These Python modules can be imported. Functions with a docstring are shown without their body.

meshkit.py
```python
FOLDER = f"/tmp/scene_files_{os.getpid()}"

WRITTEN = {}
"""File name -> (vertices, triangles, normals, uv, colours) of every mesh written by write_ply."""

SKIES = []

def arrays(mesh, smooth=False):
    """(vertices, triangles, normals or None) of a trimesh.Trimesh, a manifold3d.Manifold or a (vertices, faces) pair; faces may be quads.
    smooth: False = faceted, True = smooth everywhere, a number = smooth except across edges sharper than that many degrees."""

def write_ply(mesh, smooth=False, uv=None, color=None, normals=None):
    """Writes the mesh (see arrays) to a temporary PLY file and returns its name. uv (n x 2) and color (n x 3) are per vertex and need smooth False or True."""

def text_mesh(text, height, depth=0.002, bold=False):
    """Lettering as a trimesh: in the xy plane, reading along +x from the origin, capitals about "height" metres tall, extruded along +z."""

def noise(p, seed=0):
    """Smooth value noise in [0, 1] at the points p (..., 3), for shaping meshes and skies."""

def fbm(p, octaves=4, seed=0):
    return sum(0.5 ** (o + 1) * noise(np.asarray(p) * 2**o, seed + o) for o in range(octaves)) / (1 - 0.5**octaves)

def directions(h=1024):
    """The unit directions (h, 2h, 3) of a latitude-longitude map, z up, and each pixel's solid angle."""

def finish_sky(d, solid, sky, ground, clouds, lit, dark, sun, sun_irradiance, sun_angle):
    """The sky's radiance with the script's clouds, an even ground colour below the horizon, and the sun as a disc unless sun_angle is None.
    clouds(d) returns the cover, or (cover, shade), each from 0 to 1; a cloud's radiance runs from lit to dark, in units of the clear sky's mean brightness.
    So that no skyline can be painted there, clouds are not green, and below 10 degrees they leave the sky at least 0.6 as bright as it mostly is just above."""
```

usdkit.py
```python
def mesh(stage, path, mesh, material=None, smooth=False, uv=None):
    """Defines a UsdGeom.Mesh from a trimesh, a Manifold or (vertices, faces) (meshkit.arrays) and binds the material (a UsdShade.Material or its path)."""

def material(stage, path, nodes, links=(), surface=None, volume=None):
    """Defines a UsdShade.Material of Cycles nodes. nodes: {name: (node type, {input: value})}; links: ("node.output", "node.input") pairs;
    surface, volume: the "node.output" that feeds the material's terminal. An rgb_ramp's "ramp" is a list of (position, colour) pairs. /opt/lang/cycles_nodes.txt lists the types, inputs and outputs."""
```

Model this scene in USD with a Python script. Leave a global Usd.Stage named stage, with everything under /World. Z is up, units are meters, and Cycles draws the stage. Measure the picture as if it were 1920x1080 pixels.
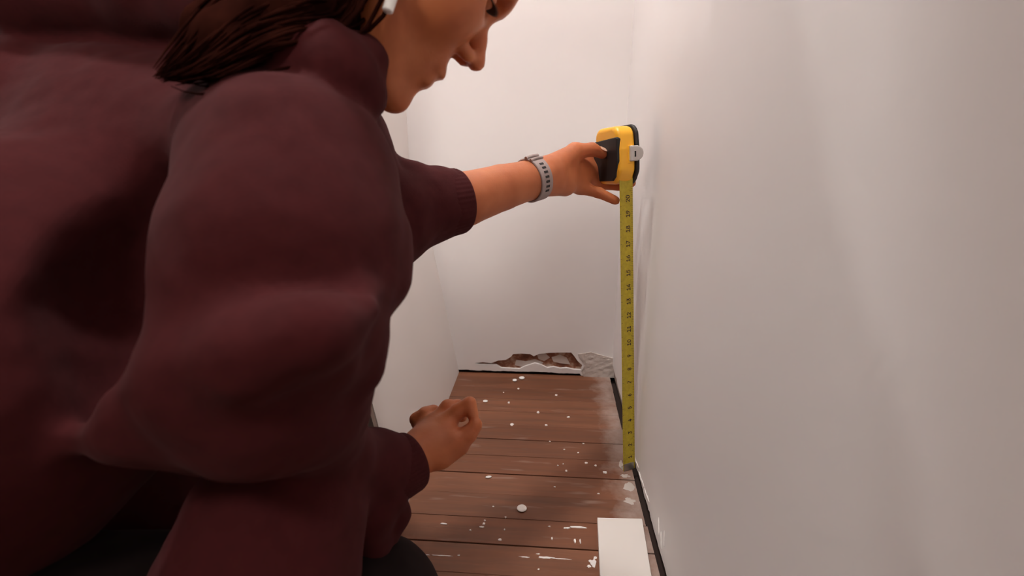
import math, random
import numpy as np
import trimesh, usdkit, meshkit
from shapely.geometry import Polygon, LineString, Point, box as sbox
from shapely.ops import unary_union
from pxr import Gf, Sdf, Usd, UsdGeom, UsdLux, UsdShade

stage = Usd.Stage.CreateInMemory()
UsdGeom.SetStageUpAxis(stage, UsdGeom.Tokens.z)
UsdGeom.SetStageMetersPerUnit(stage, 1.0)
UsdGeom.Xform.Define(stage, "/World")
UsdGeom.Scope.Define(stage, "/World/Looks")
rng = np.random.default_rng(7)

# ------------------------------------------------------------------ camera
FPX, H = 950.0, 0.585                       # focal length in pixels of the 1920 wide frame, lens height
YAW, PITCH = math.radians(4.045), math.radians(16.311)
FW = np.array([-math.sin(YAW) * math.cos(PITCH), math.cos(YAW) * math.cos(PITCH), -math.sin(PITCH)])
RT = np.array([math.cos(YAW), math.sin(YAW), 0.0])
UP = np.cross(RT, FW)
EYE = np.array([0.0, 0.0, H])
cam = UsdGeom.Camera.Define(stage, "/World/camera")
cam.AddTransformOp().Set(Gf.Matrix4d(*RT, 0, *UP, 0, *(-FW), 0, *EYE, 1))
cam.CreateHorizontalApertureAttr(36.0)
cam.CreateVerticalApertureAttr(20.25)
cam.CreateFocalLengthAttr(FPX / 1920 * 36.0)
cam.CreateFStopAttr(5.0)
cam.CreateFocusDistanceAttr(0.85)
cam.CreateClippingRangeAttr(Gf.Vec2f(0.01, 50))
cam.CreateExposureAttr(0.0)

# ------------------------------------------------------------------ light of the room
dome = UsdLux.DomeLight.Define(stage, "/World/sky")     # only what leaks in from outside
dome.CreateIntensityAttr(0.0)


def lamp_light(parent, loc, radius, power, color):
    """A glowing glass globe: the lamp's own light."""
    g = trimesh.creation.icosphere(3, radius)
    g.apply_translation(loc)
    name = "glow_%d" % round(power * 1000)
    m = usdkit.material(stage, "/World/Looks/" + name, {"e": ("emission", {"color": color, "strength": power})}, surface="e.emission")
    return obj("globe", g, m, parent, smooth=True, label="glowing white globe")


LAMPS = [("ceiling_lamp", (-0.28, 0.68, 1.98), 0.07, 275.0, (1.0, 0.985, 0.955)),
         ("room_lamp", (-0.60, -0.9, 1.90), 0.17, 43.0, (1.0, 0.95, 0.88)),
         ("floor_lamp", (-1.35, 0.55, 0.86), 0.036, 133.0, (1.0, 0.95, 0.92))]


def P(x, y, z):
    """The point that the photograph shows at pixel (x, y), z metres in front of the lens."""
    return EYE + z * ((x - 960) / FPX * RT - (y - 540) / FPX * UP + FW)


def ray(x, y):
    return (x - 960) / FPX * RT - (y - 540) / FPX * UP + FW


def on_floor(x, y, z0=0.0):
    d = ray(x, y)
    return EYE + d * (z0 - H) / d[2]


def on_back(x, y, yy=1.2):
    d = ray(x, y)
    return EYE + d * yy / d[1]


def on_right(x, y, xx=0.172):
    d = ray(x, y)
    return EYE + d * xx / d[0]


# ------------------------------------------------------------------ helpers: prims
used = {}


def numbered(path):
    n = used.get(path, -1) + 1
    used[path] = n
    return path if n == 0 else f"{path}_{n:03d}"


def tag(o, label=None, cat=None, group=None, kind=None):
    p = o.GetPrim() if hasattr(o, "GetPrim") else o
    for k, v in (("label", label), ("category", cat), ("group", group), ("kind", kind)):
        if v:
            p.SetCustomDataByKey(k, v)
    return o


def thing(name, label=None, cat=None, kind=None, group=None):
    x = UsdGeom.Xform.Define(stage, numbered("/World/" + name))
    return tag(x, label, cat, group, kind)


def obj(name, mesh, mat, parent=None, smooth=False, label=None):
    base = parent.GetPath().pathString if parent is not None else "/World"
    m = usdkit.mesh(stage, numbered(f"{base}/{name}"), mesh, mat, smooth=smooth)
    if label:
        tag(m, label)
    return m


def mat(name, nodes, links, surface="p.BSDF"):
    return usdkit.material(stage, "/World/Looks/" + name, nodes, links, surface=surface)


def plain(name, color, rough=0.5, **kw):
    return mat(name, {"p": ("principled_bsdf", {"base_color": color, "roughness": rough, **kw})}, [])


# ------------------------------------------------------------------ helpers: meshes
def box(x0, x1, y0, y1, z0, z1):
    b = trimesh.creation.box((x1 - x0, y1 - y0, z1 - z0))
    b.apply_translation(((x0 + x1) / 2, (y0 + y1) / 2, (z0 + z1) / 2))
    return b


def join(ms):
    return trimesh.util.concatenate(list(ms))


def frame(o, ax, ay, az):
    m = np.eye(4)
    m[:3, 0], m[:3, 1], m[:3, 2], m[:3, 3] = ax, ay, az, o
    return m


def extrude(poly, depth, m=None):
    g = [trimesh.creation.extrude_polygon(q, depth, engine="earcut") for q in getattr(poly, "geoms", [poly]) if q.area > 1e-9]
    e = join(g)
    if m is not None:
        e.apply_transform(m)
        if np.linalg.det(m[:3, :3]) < 0:
            e.invert()
    return e


def slab_rounded(poly, depth, r, m=None, n=3):
    """An extruded outline whose top and bottom rims are rounded with radius r."""
    levels = []
    for i in range(n + 1):
        a = math.pi / 2 * i / n
        levels.append((r * (1 - math.sin(a)), r * (1 - math.cos(a)) ))
    prof = [(z, ins) for ins, z in [(r * (1 - math.sin(math.pi / 2 * i / n)), r * (1 - math.cos(math.pi / 2 * i / n))) for i in range(n + 1)]]
    prof = prof + [(depth - z, ins) for z, ins in reversed(prof)]
    import manifold3d as m3
    hulls = None
    ring = np.array(poly.exterior.coords)[:-1]
    pts = []
    for z, ins in prof:
        q = poly.buffer(-ins, join_style=1) if ins > 1e-9 else poly
        c = np.array(q.exterior.coords)[:-1]
        pts.append(np.c_[c, np.full(len(c), z)])
    hull = m3.Manifold.hull_points(np.vstack(pts))
    me = hull.to_mesh()
    t = trimesh.Trimesh(np.array(me.vert_properties[:, :3]), np.array(me.tri_verts))
    if m is not None:
        t.apply_transform(m)
        if np.linalg.det(m[:3, :3]) < 0:
            t.invert()
    return t


def tube(pts, radii, sides=8, up=(0, 0, 1), flat=1.0, caps=True):
    pts = np.asarray(pts, float)
    radii = np.broadcast_to(radii, len(pts))
    tan = np.gradient(pts, axis=0)
    tan /= np.linalg.norm(tan, axis=1, keepdims=True)
    a = np.cross(tan, np.asarray(up, float))
    a /= np.maximum(np.linalg.norm(a, axis=1, keepdims=True), 1e-9)
    b = np.cross(a, tan)
    th = np.linspace(0, 2 * math.pi, sides, endpoint=False)
    v = (pts[:, None] + radii[:, None, None] * (np.cos(th)[None, :, None] * a[:, None] + flat * np.sin(th)[None, :, None] * b[:, None])).reshape(-1, 3)
    f = []
    for i in range(len(pts) - 1):
        for j in range(sides):
            k = (j + 1) % sides
            p, q, r, s = i * sides + j, i * sides + k, (i + 1) * sides + k, (i + 1) * sides + j
            f += [(p, q, r), (p, r, s)]
    if caps:
        v = np.vstack([v, pts[0], pts[-1]])
        n0, n1 = len(v) - 2, len(v) - 1
        for j in range(sides):
            k = (j + 1) % sides
            f.append((n0, k, j))
            f.append((n1, (len(pts) - 1) * sides + j, (len(pts) - 1) * sides + k))
    t = trimesh.Trimesh(v, np.array(f), process=False)
    if t.volume < 0:
        t.invert()
    return t


def ragged(p0, p1, n, amp, seed):
    """Points from p0 to p1 in the plane that wander off the line like a broken edge."""
    r = np.random.default_rng(seed)
    p0, p1 = np.asarray(p0, float), np.asarray(p1, float)
    t = np.linspace(0, 1, n)
    d = (p1 - p0) / np.linalg.norm(p1 - p0)
    nrm = np.array([-d[1], d[0]])
    w = amp * (r.uniform(-1, 1, n) * 0.5 + np.interp(t, np.linspace(0, 1, n // 4 + 2), r.uniform(-1, 1, n // 4 + 2)))
    w[0] = w[-1] = 0
    return p0 + t[:, None] * (p1 - p0) + w[:, None] * nrm


# ------------------------------------------------------------------ helpers: implicit surfaces for the figure
class Shape:
    def __init__(self, k=0.01):
        self.k, self.items = k, []

    def cap(self, a, b, ra, rb=None, k=None, op="u"):
        self.items.append(("cap", op, self.k if k is None else k, np.asarray(a, float), np.asarray(b, float), ra, ra if rb is None else rb))
        return self

    def chain(self, joints, k=None, op="u"):
        for (a, ra), (b, rb) in zip(joints[:-1], joints[1:]):
            self.cap(a, b, ra, rb, k, op)
        return self

    def ell(self, c, axes, radii, k=None, op="u"):
        self.items.append(("ell", op, self.k if k is None else k, np.asarray(c, float), np.asarray(axes, float), np.asarray(radii, float), None))
        return self

    def sub(self, shape, k=None, op="u"):
        self.items.append(("sub", op, self.k if k is None else k, shape, None, None, None))
        return self

    def __call__(self, p):
        d = np.full(len(p), 1e3)
        for kind, op, k, a, b, c, e in self.items:
            if kind == "cap":
                ab = b - a
                t = np.clip((p - a) @ ab / max(ab @ ab, 1e-12), 0, 1)
                q = p - a - t[:, None] * ab
                x = np.sqrt((q * q).sum(1)) - (c + (e - c) * t)
            elif kind == "ell":
                q = (p - a) @ b.T
                k0 = np.sqrt(((q / c) ** 2).sum(1))
                k1 = np.sqrt(((q / c**2) ** 2).sum(1))
                x = k0 * (k0 - 1) / np.maximum(k1, 1e-9)
            else:
                x = a(p)
            if op == "u":
                h = np.maximum(k - np.abs(d - x), 0) / max(k, 1e-9)
                d = np.minimum(d, x) - h * h * k / 4
            else:
                h = np.maximum(k - np.abs(d + x), 0) / max(k, 1e-9)
                d = np.maximum(d, -x) + h * h * k / 4
        return d


def surface(shape, lo, hi, h, m=6):
    """Naive surface nets of an implicit shape, evaluated only in the blocks near its surface."""
    lo, hi = np.asarray(lo, float), np.asarray(hi, float)
    nb = np.ceil((hi - lo) / (h * m)).astype(int)
    n = nb * m
    cb = np.stack(np.meshgrid(*[np.arange(k) for k in nb], indexing="ij"), -1).reshape(-1, 3)
    cd = shape(lo + (cb * m + (m - 1) / 2) * h)
    D = np.repeat(np.repeat(np.repeat(cd.reshape(nb).astype(np.float32), m, 0), m, 1), m, 2)
    act = np.flatnonzero(np.abs(cd) < h * m * 2.0)
    off = np.stack(np.meshgrid(*[np.arange(m)] * 3, indexing="ij"), -1).reshape(-1, 3)
    for s in range(0, len(act), 1500):
        b = cb[act[s:s + 1500]]
        idx = (b[:, None] * m + off[None]).reshape(-1, 3)
        D[idx[:, 0], idx[:, 1], idx[:, 2]] = shape(lo + idx * h)
    S = D < 0
    cnt = np.zeros(n - 1, np.int8)
    for a in np.ndindex(2, 2, 2):
        cnt += S[a[0]:n[0] - 1 + a[0], a[1]:n[1] - 1 + a[1], a[2]:n[2] - 1 + a[2]]
    cell = np.argwhere((cnt > 0) & (cnt < 8))
    num = np.full(n - 1, -1, np.int64)
    num[cell[:, 0], cell[:, 1], cell[:, 2]] = np.arange(len(cell))
    acc, w = np.zeros((len(cell), 3)), np.zeros(len(cell))
    corners = list(np.ndindex(2, 2, 2))
    for i, a in enumerate(corners):
        for b in corners[i + 1:]:
            if sum(abs(x - y) for x, y in zip(a, b)) != 1:
                continue
            ia, ib = cell + a, cell + b
            da, db = D[tuple(ia.T)], D[tuple(ib.T)]
            c = (da < 0) != (db < 0)
            t = (da[c] / (da[c] - db[c]))[:, None]
            acc[c] += ia[c] + t * (ib[c] - ia[c])
            w[c] += 1
    v = lo + acc / w[:, None] * h
    quads = []
    for ax in range(3):
        sl0 = [slice(None)] * 3
        sl1 = [slice(None)] * 3
        sl0[ax], sl1[ax] = slice(0, -1), slice(1, None)
        e = np.argwhere(S[tuple(sl0)] != S[tuple(sl1)])
        u, w2 = [(1, 2), (2, 0), (0, 1)][ax]
        e = e[(e[:, u] > 0) & (e[:, w2] > 0) & (e[:, u] < n[u] - 1) & (e[:, w2] < n[w2] - 1)]
        inside = S[tuple(e.T)]
        du, dw = np.eye(3, dtype=int)[u], np.eye(3, dtype=int)[w2]
        q = np.stack([num[tuple((e - du - dw).T)], num[tuple((e - dw).T)], num[tuple(e.T)], num[tuple((e - du).T)]], 1)
        q[~inside] = q[~inside][:, ::-1]
        quads.append(q)
    q = np.vstack(quads)
    q = q[(q >= 0).all(1)]
    f = np.vstack([q[:, [0, 1, 2]], q[:, [0, 2, 3]]])
    t = trimesh.Trimesh(v, f, process=False)
    parts = t.split(only_watertight=False) if False else None
    return t


def smooth_mesh(t, n=6):
    from scipy.sparse import coo_matrix, diags
    e = t.edges_unique
    m = len(t.vertices)
    a = coo_matrix((np.ones(2 * len(e)), (np.r_[e[:, 0], e[:, 1]], np.r_[e[:, 1], e[:, 0]])), shape=(m, m)).tocsr()
    a = diags(1 / np.maximum(np.asarray(a.sum(1)).ravel(), 1)) @ a
    v = np.array(t.vertices)
    for _ in range(n):
        v = v + 0.5 * (a @ v - v)
        v = v - 0.52 * (a @ v - v)
    t.vertices = v
    return t


def displace(t, amount):
    t.vertices = t.vertices + t.vertex_normals * amount[:, None]
    return t


# ------------------------------------------------------------------ materials
def wall_material(name, a, b, stain=(0.36, 0.30, 0.26), stain_amount=0.0, bump=0.12):
    return mat(name, {
        "g": ("geometry", {}),
        "n": ("noise_texture", {"scale": 2.3, "detail": 3.0}),
        "r": ("rgb_ramp", {"ramp": [(0.3, a), (0.7, b)]}),
        "n2": ("noise_texture", {"scale": 240.0, "detail": 2.0}),
        "n3": ("noise_texture", {"scale": 18.0, "detail": 3.0}),
        "m": ("math", {"math_type": "multiply_add", "value2": 0.25}),
        "b": ("bump", {"strength": bump, "distance": 0.002}),
        "p": ("principled_bsdf", {"roughness": 0.55, "specular_ior_level": 0.3}),
    }, [("g.position", "n.vector"), ("g.position", "n2.vector"), ("g.position", "n3.vector"), ("n.fac", "r.fac"), ("r.color", "p.base_color"),
        ("n2.fac", "m.value1"), ("n3.fac", "m.value3"), ("m.value", "b.height"), ("b.normal", "p.normal")])


M_WALL = wall_material("white_plaster", (0.805, 0.765, 0.755), (0.835, 0.80, 0.795))
M_PANEL = wall_material("white_panel", (0.78, 0.73, 0.70), (0.81, 0.765, 0.74), bump=0.05)
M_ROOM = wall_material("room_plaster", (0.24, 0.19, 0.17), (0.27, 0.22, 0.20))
M_BOARD = plain("white_board", (0.74, 0.69, 0.655), 0.4)
M_FILLER = wall_material("grey_filler", (0.40, 0.34, 0.31), (0.66, 0.59, 0.55), bump=0.5)
M_TIMBER = wall_material("grey_timber", (0.26, 0.20, 0.17), (0.34, 0.27, 0.23), bump=0.3)
M_VOID = plain("dark_void", (0.035, 0.018, 0.014), 0.9)
M_PAINT = plain("dried_paint", (0.84, 0.80, 0.78), 0.45)
M_CRUMB = plain("plaster_crumb", (0.92, 0.89, 0.86), 0.7)

M_BROWN = mat("old_plaster", {
    "g": ("geometry", {}),
    "n": ("noise_texture", {"scale": 34.0, "detail": 4.0, "roughness": 0.6}),
    "r": ("rgb_ramp", {"ramp": [(0.36, (0.16, 0.055, 0.03)), (0.5, (0.27, 0.11, 0.06)), (0.58, (0.40, 0.25, 0.18)), (0.72, (0.52, 0.42, 0.36))]}),
    "n2": ("noise_texture", {"scale": 150.0, "detail": 4.0}),
    "b": ("bump", {"strength": 0.6, "distance": 0.003}),
    "p": ("principled_bsdf", {"roughness": 0.9}),
}, [("g.position", "n.vector"), ("g.position", "n2.vector"), ("n.fac", "r.fac"), ("r.color", "p.base_color"), ("n2.fac", "b.height"), ("b.normal", "p.normal")])


def plank_material(name, tone):
    t = np.array(tone)
    return mat(name, {
        "g": ("geometry", {}),
        "oi": ("object_info", {}),
        "ad": ("vector_math", {"math_type": "add"}),
        "map": ("mapping", {"scale": (5.0, 70.0, 5.0)}),
        "n": ("noise_texture", {"scale": 1.0, "detail": 5.0, "roughness": 0.6, "distortion": 0.6}),
        "r": ("rgb_ramp", {"ramp": [(0.28, t * 0.74), (0.48, t * 0.95), (0.72, t * 1.15)]}),
        "sx": ("separate_xyz", {}),
        # pale filler and plaster dust trodden into the boards along the wall
        "mr": ("map_range", {"from_min": 0.06, "from_max": 0.172, "to_min": -0.36, "to_max": 0.36, "clamp": True}),
        "n3": ("noise_texture", {"scale": 16.0, "detail": 4.0, "roughness": 0.65}),
        "add": ("math", {"math_type": "add"}),
        "r3": ("map_range", {"from_min": 0.48, "from_max": 0.86, "to_min": 0.0, "to_max": 0.62, "clamp": True}),
        "mix": ("mix_color", {"b": (0.46, 0.37, 0.33)}),
        # faint pale streaks and scuffs over the rest
        "map4": ("mapping", {"scale": (9.0, 60.0, 9.0)}),
        "n4": ("noise_texture", {"scale": 1.0, "detail": 3.0}),
        "r4": ("map_range", {"from_min": 0.62, "from_max": 0.78, "to_min": 0.0, "to_max": 0.45, "clamp": True}),
        "mix4": ("mix_color", {"b": (0.40, 0.31, 0.27)}),
        "b": ("bump", {"strength": 0.35, "distance": 0.0015}),
        "rr": ("map_range", {"from_min": 0.3, "from_max": 0.7, "to_min": 0.42, "to_max": 0.62}),
        "p": ("principled_bsdf", {"specular_ior_level": 0.35}),
    }, [("g.position", "ad.vector1"), ("oi.color", "ad.vector2"), ("g.position", "map.vector"), ("map.vector", "n.vector"), ("n.fac", "r.fac"),
        ("g.position", "sx.vector"), ("sx.x", "mr.value"), ("g.position", "n3.vector"), ("n3.fac", "add.value1"), ("mr.result", "add.value2"), ("add.value", "r3.value"),
        ("g.position", "map4.vector"), ("map4.vector", "n4.vector"), ("n4.fac", "r4.value"), ("r4.result", "mix4.fac"), ("r.color", "mix4.a"),
        ("mix4.result", "mix.a"), ("r3.result", "mix.fac"), ("mix.result", "p.base_color"), ("n.fac", "b.height"), ("b.normal", "p.normal"), ("n.fac", "rr.value"), ("rr.result", "p.roughness")])


PLANKS = [plank_material("plank_wood_a", (0.185, 0.069, 0.034)), plank_material("plank_wood_b", (0.165, 0.063, 0.032)),
          plank_material("plank_wood_c", (0.205, 0.081, 0.042)), plank_material("plank_wood_d", (0.175, 0.069, 0.036))]

M_SKIN = mat("skin", {
    "g": ("geometry", {}),
    "n": ("noise_texture", {"scale": 26.0, "detail": 3.0}),
    "r": ("rgb_ramp", {"ramp": [(0.3, (0.43, 0.122, 0.044)), (0.55, (0.49, 0.150, 0.056)), (0.8, (0.56, 0.19, 0.076))]}),
    "n2": ("noise_texture", {"scale": 420.0, "detail": 2.0}),
    "b": ("bump", {"strength": 0.12, "distance": 0.001}),
    "p": ("principled_bsdf", {"roughness": 0.5, "subsurface_weight": 0.12, "subsurface_scale": 0.006, "subsurface_radius": (1.0, 0.35, 0.2), "specular_ior_level": 0.4}),
}, [("g.position", "n.vector"), ("g.position", "n2.vector"), ("n.fac", "r.fac"), ("r.color", "p.base_color"), ("n2.fac", "b.height"), ("b.normal", "p.normal")])


def cloth_material(name, a, b, scale=900.0):
    return mat(name, {
        "g": ("geometry", {}),
        "n": ("noise_texture", {"scale": 60.0, "detail": 6.0, "roughness": 0.7}),
        "r": ("rgb_ramp", {"ramp": [(0.3, a), (0.7, b)]}),
        "n2": ("noise_texture", {"scale": scale, "detail": 2.0}),
        "b": ("bump", {"strength": 0.3, "distance": 0.001}),
        "p": ("principled_bsdf", {"roughness": 0.92, "specular_ior_level": 0.15, "sheen_weight": 0.04, "sheen_roughness": 0.5, "sheen_tint": (0.75, 0.45, 0.45)}),
    }, [("g.position", "n.vector"), ("g.position", "n2.vector"), ("n.fac", "r.fac"), ("r.color", "p.base_color"), ("n2.fac", "b.height"), ("b.normal", "p.normal")])


M_HOODIE = cloth_material("maroon_fleece", (0.045, 0.0062, 0.0074), (0.061, 0.0093, 0.0105))
M_RIB = cloth_material("maroon_rib", (0.046, 0.0068, 0.008), (0.060, 0.0098, 0.011))
M_TROUSER = cloth_material("black_trousers", (0.006, 0.003, 0.003), (0.010, 0.005, 0.005))
M_SHOE = cloth_material("grey_shoe", (0.12, 0.11, 0.11), (0.16, 0.15, 0.15))
M_HAIR = mat("dark_brown_hair", {"oi": ("geometry", {}), "n": ("noise_texture", {"scale": 30.0, "detail": 3.0}), "r": ("rgb_ramp", {"ramp": [(0.35, (0.010, 0.0027, 0.0022)), (0.7, (0.031, 0.0082, 0.0055))]}),
                                 "p": ("principled_bsdf", {"roughness": 0.6, "specular_ior_level": 0.0, "ior": 1.2})}, [("oi.position", "n.vector"), ("n.fac", "r.fac"), ("r.color", "p.base_color")])
M_BROW = plain("brow_hair", (0.035, 0.015, 0.010), 0.6)
M_LIP = plain("lip_skin", (0.42, 0.13, 0.09), 0.42)
M_NAIL = plain("finger_nail", (0.70, 0.42, 0.30), 0.3)
M_EYE = plain("eye_white", (0.75, 0.70, 0.66), 0.2)
M_IRIS = plain("iris_brown", (0.05, 0.025, 0.015), 0.15)
M_STRAP = plain("grey_rubber", (0.36, 0.285, 0.27), 0.6)
M_DARK = plain("dark_slot", (0.02, 0.015, 0.015), 0.7)
M_GLASSY = plain("black_screen", (0.01, 0.01, 0.012), 0.1)
M_BUD = plain("white_earbud_plastic", (0.82, 0.80, 0.78), 0.25)
M_YELLOW = plain("yellow_plastic", (0.93, 0.46, 0.03), 0.38)
M_RUBBER = plain("black_rubber", (0.012, 0.009, 0.009), 0.6)
M_LOCK = plain("grey_lock", (0.52, 0.48, 0.46), 0.4)
M_BLADE = mat("yellow_blade", {"g": ("geometry", {}), "n": ("noise_texture", {"scale": 180.0, "detail": 3.0}), "r": ("rgb_ramp", {"ramp": [(0.3, (0.42, 0.32, 0.018)), (0.7, (0.53, 0.41, 0.028))]}),
                               "p": ("principled_bsdf", {"roughness": 0.42})}, [("g.position", "n.vector"), ("n.fac", "r.fac"), ("r.color", "p.base_color")])
M_INK = plain("tape_ink", (0.035, 0.012, 0.010), 0.6)
M_STEEL = plain("hook_steel", (0.45, 0.42, 0.38), 0.4, metallic=0.8)

# ------------------------------------------------------------------ the setting
XR, XL, YB, ZC = 0.172, -0.224, 1.2, 2.3          # wall on the right, foot of the left panel, end wall, ceiling
YP = 0.655                                         # near end of the sloping left panel
YF = 0.95                                          # wall beside the nook
X0, Y0 = -2.3, -1.7                                # the rest of the room

# floor: boards run across, one mesh each
floor = thing("floor", kind="structure")
PITCH_B = 0.0557
strong = {}
edges, y = [], 0.8998 + 6 * PITCH_B - 0.056
edges.append(YB + 0.004)
y = 0.788 + 7 * PITCH_B
while y > Y0:
    edges.append(y)
    y -= PITCH_B * rng.uniform(0.985, 1.015)
edges.append(Y0)
STRONG_AT = (0.788, 0.622, 0.9)
for i in range(len(edges) - 1):
    y1, y0 = edges[i], edges[i + 1]
    g1 = 0.0016 if any(abs(y1 - s) < 0.02 for s in STRONG_AT) else 0.00012
    g0 = 0.0016 if any(abs(y0 - s) < 0.02 for s in STRONG_AT) else 0.00012
    xe = XR - 0.004 - rng.uniform(0, 0.0035)
    dz = rng.uniform(-0.0007, 0.0002)
    splits = [X0, xe] if i < 9 else [X0, rng.uniform(-1.6, -0.5), xe]
    for a, b in zip(splits[:-1], splits[1:]):
        c = 0.00035
        prof = Polygon([(y0 + g0, -0.018), (y1 - g1, -0.018), (y1 - g1, -c), (y1 - g1 - c, 0), (y0 + g0 + c, 0), (y0 + g0, -c)])
        m = extrude(prof, b - a - 0.001, frame((a, 0, dz), (0, 1, 0), (0, 0, 1), (1, 0, 0)))
        # the boards lie a touch out of square with the walls
        m.vertices[:, 1] += -0.010 * (m.vertices[:, 0] - XR) * 0.6
        obj("plank", m, PLANKS[int(rng.integers(4))], floor)
obj("subfloor", box(X0, XR + 0.03, Y0, YB + 0.06, -0.05, -0.0195), M_VOID, floor)

# wall at the end of the nook: plaster with a broken-away patch above the floor
wall_back = thing("wall_back", kind="structure")


def bk(x, y):
    p = on_back(x, y)
    return (p[0], p[2])


hole_px = [(890, 681), (905, 679), (921, 681), (934, 676), (948, 675), (958, 669), (962, 664), (978, 663), (994, 664), (1001, 668), (1010, 664), (1030, 661.5), (1052, 661), (1071, 661),
           (1077, 668), (1083, 677), (1092, 685), (1089, 694), (1076, 693), (1062, 690), (1050, 691), (1038, 688), (1026, 690), (1014, 684), (1003, 681), (993, 684), (984, 687), (974, 692), (956, 691), (940, 690), (930, 684), (914, 683.5), (900, 683)]
hole = Polygon([bk(*q) for q in hole_px]).buffer(0)
zlow = 0.007
foot = ragged((-0.30, zlow), (0.090, zlow), 60, 0.0012, 3)
plaster = Polygon([(-0.42, 2.32)] + [(-0.42, zlow)] + [tuple(q) for q in foot] + [(0.094, 0.001), (0.19, 0.001), (0.19, 2.32)]).buffer(0).difference(hole)
# extrude along +y (local axes: x, z, then -y so that the front face lies at YB)
obj("plaster", extrude(plaster, 0.010, frame((0, YB + 0.010, 0), (1, 0, 0), (0, 0, 1), (0, -1, 0))), M_WALL, wall_back)
sub = sbox(-0.35, 0.014, 0.19, 0.10)
obj("old_plaster", box(-0.35, 0.19, YB + 0.007, YB + 0.03, 0.012, 0.075), M_BROWN, wall_back, label="exposed brown old plaster")
obj("backing", box(-0.42, 0.19, YB + 0.03, YB + 0.05, -0.02, 2.32), M_VOID, wall_back)
# islands of plaster left inside the hole
for q in ([(968, 677), (985, 680), (1003, 676), (1018, 682), (1004, 688), (983, 690), (966, 686)], [(1035, 672), (1050, 668), (1062, 673), (1068, 684), (1050, 682), (1038, 679)], [(1008, 668), (1022, 665), (1030, 672), (1020, 678), (1010, 674)]):
    isl = Polygon([bk(*w) for w in q]).buffer(0.002).buffer(-0.001)
    obj("plaster_scrap", extrude(isl, 0.003, frame((0, YB + 0.0085, 0), (1, 0, 0), (0, 0, 1), (0, -1, 0))), M_FILLER, wall_back)
# rough filler in the right hand corner, down to the boards
fil = [(1094, 705)] + [(1090, 695), (1097, 684), (1091, 676), (1084, 664), (1098, 662), (1108, 660), (1120, 664), (1135, 668), (1150, 672), (1156, 676)] + [(1158, 708)]
fp = Polygon([bk(*q) for q in fil]).buffer(0.0015).buffer(-0.001)
fm = extrude(fp, 0.002, frame((0, YB, 0), (1, 0, 0), (0, 0, 1), (0, -1, 0)))
fm = trimesh.Trimesh(*trimesh.remesh.subdivide_to_size(fm.vertices, fm.faces, 0.006))
fm.merge_vertices()
fm.vertices[:, 1] -= 0.003 * (meshkit.fbm(fm.vertices * 130, 3, 2) - 0.5) * (fm.vertices[:, 1] < YB - 0.001)
obj("filler_patch", fm, M_FILLER, wall_back, label="rough grey filler in the corner")

# wall on the right: plaster that stops short of the floor in a broken edge
wall_right = thing("wall_right", kind="structure")


def rt(x, y):
    p = on_right(x, y)
    return (p[1], p[2])


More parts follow.
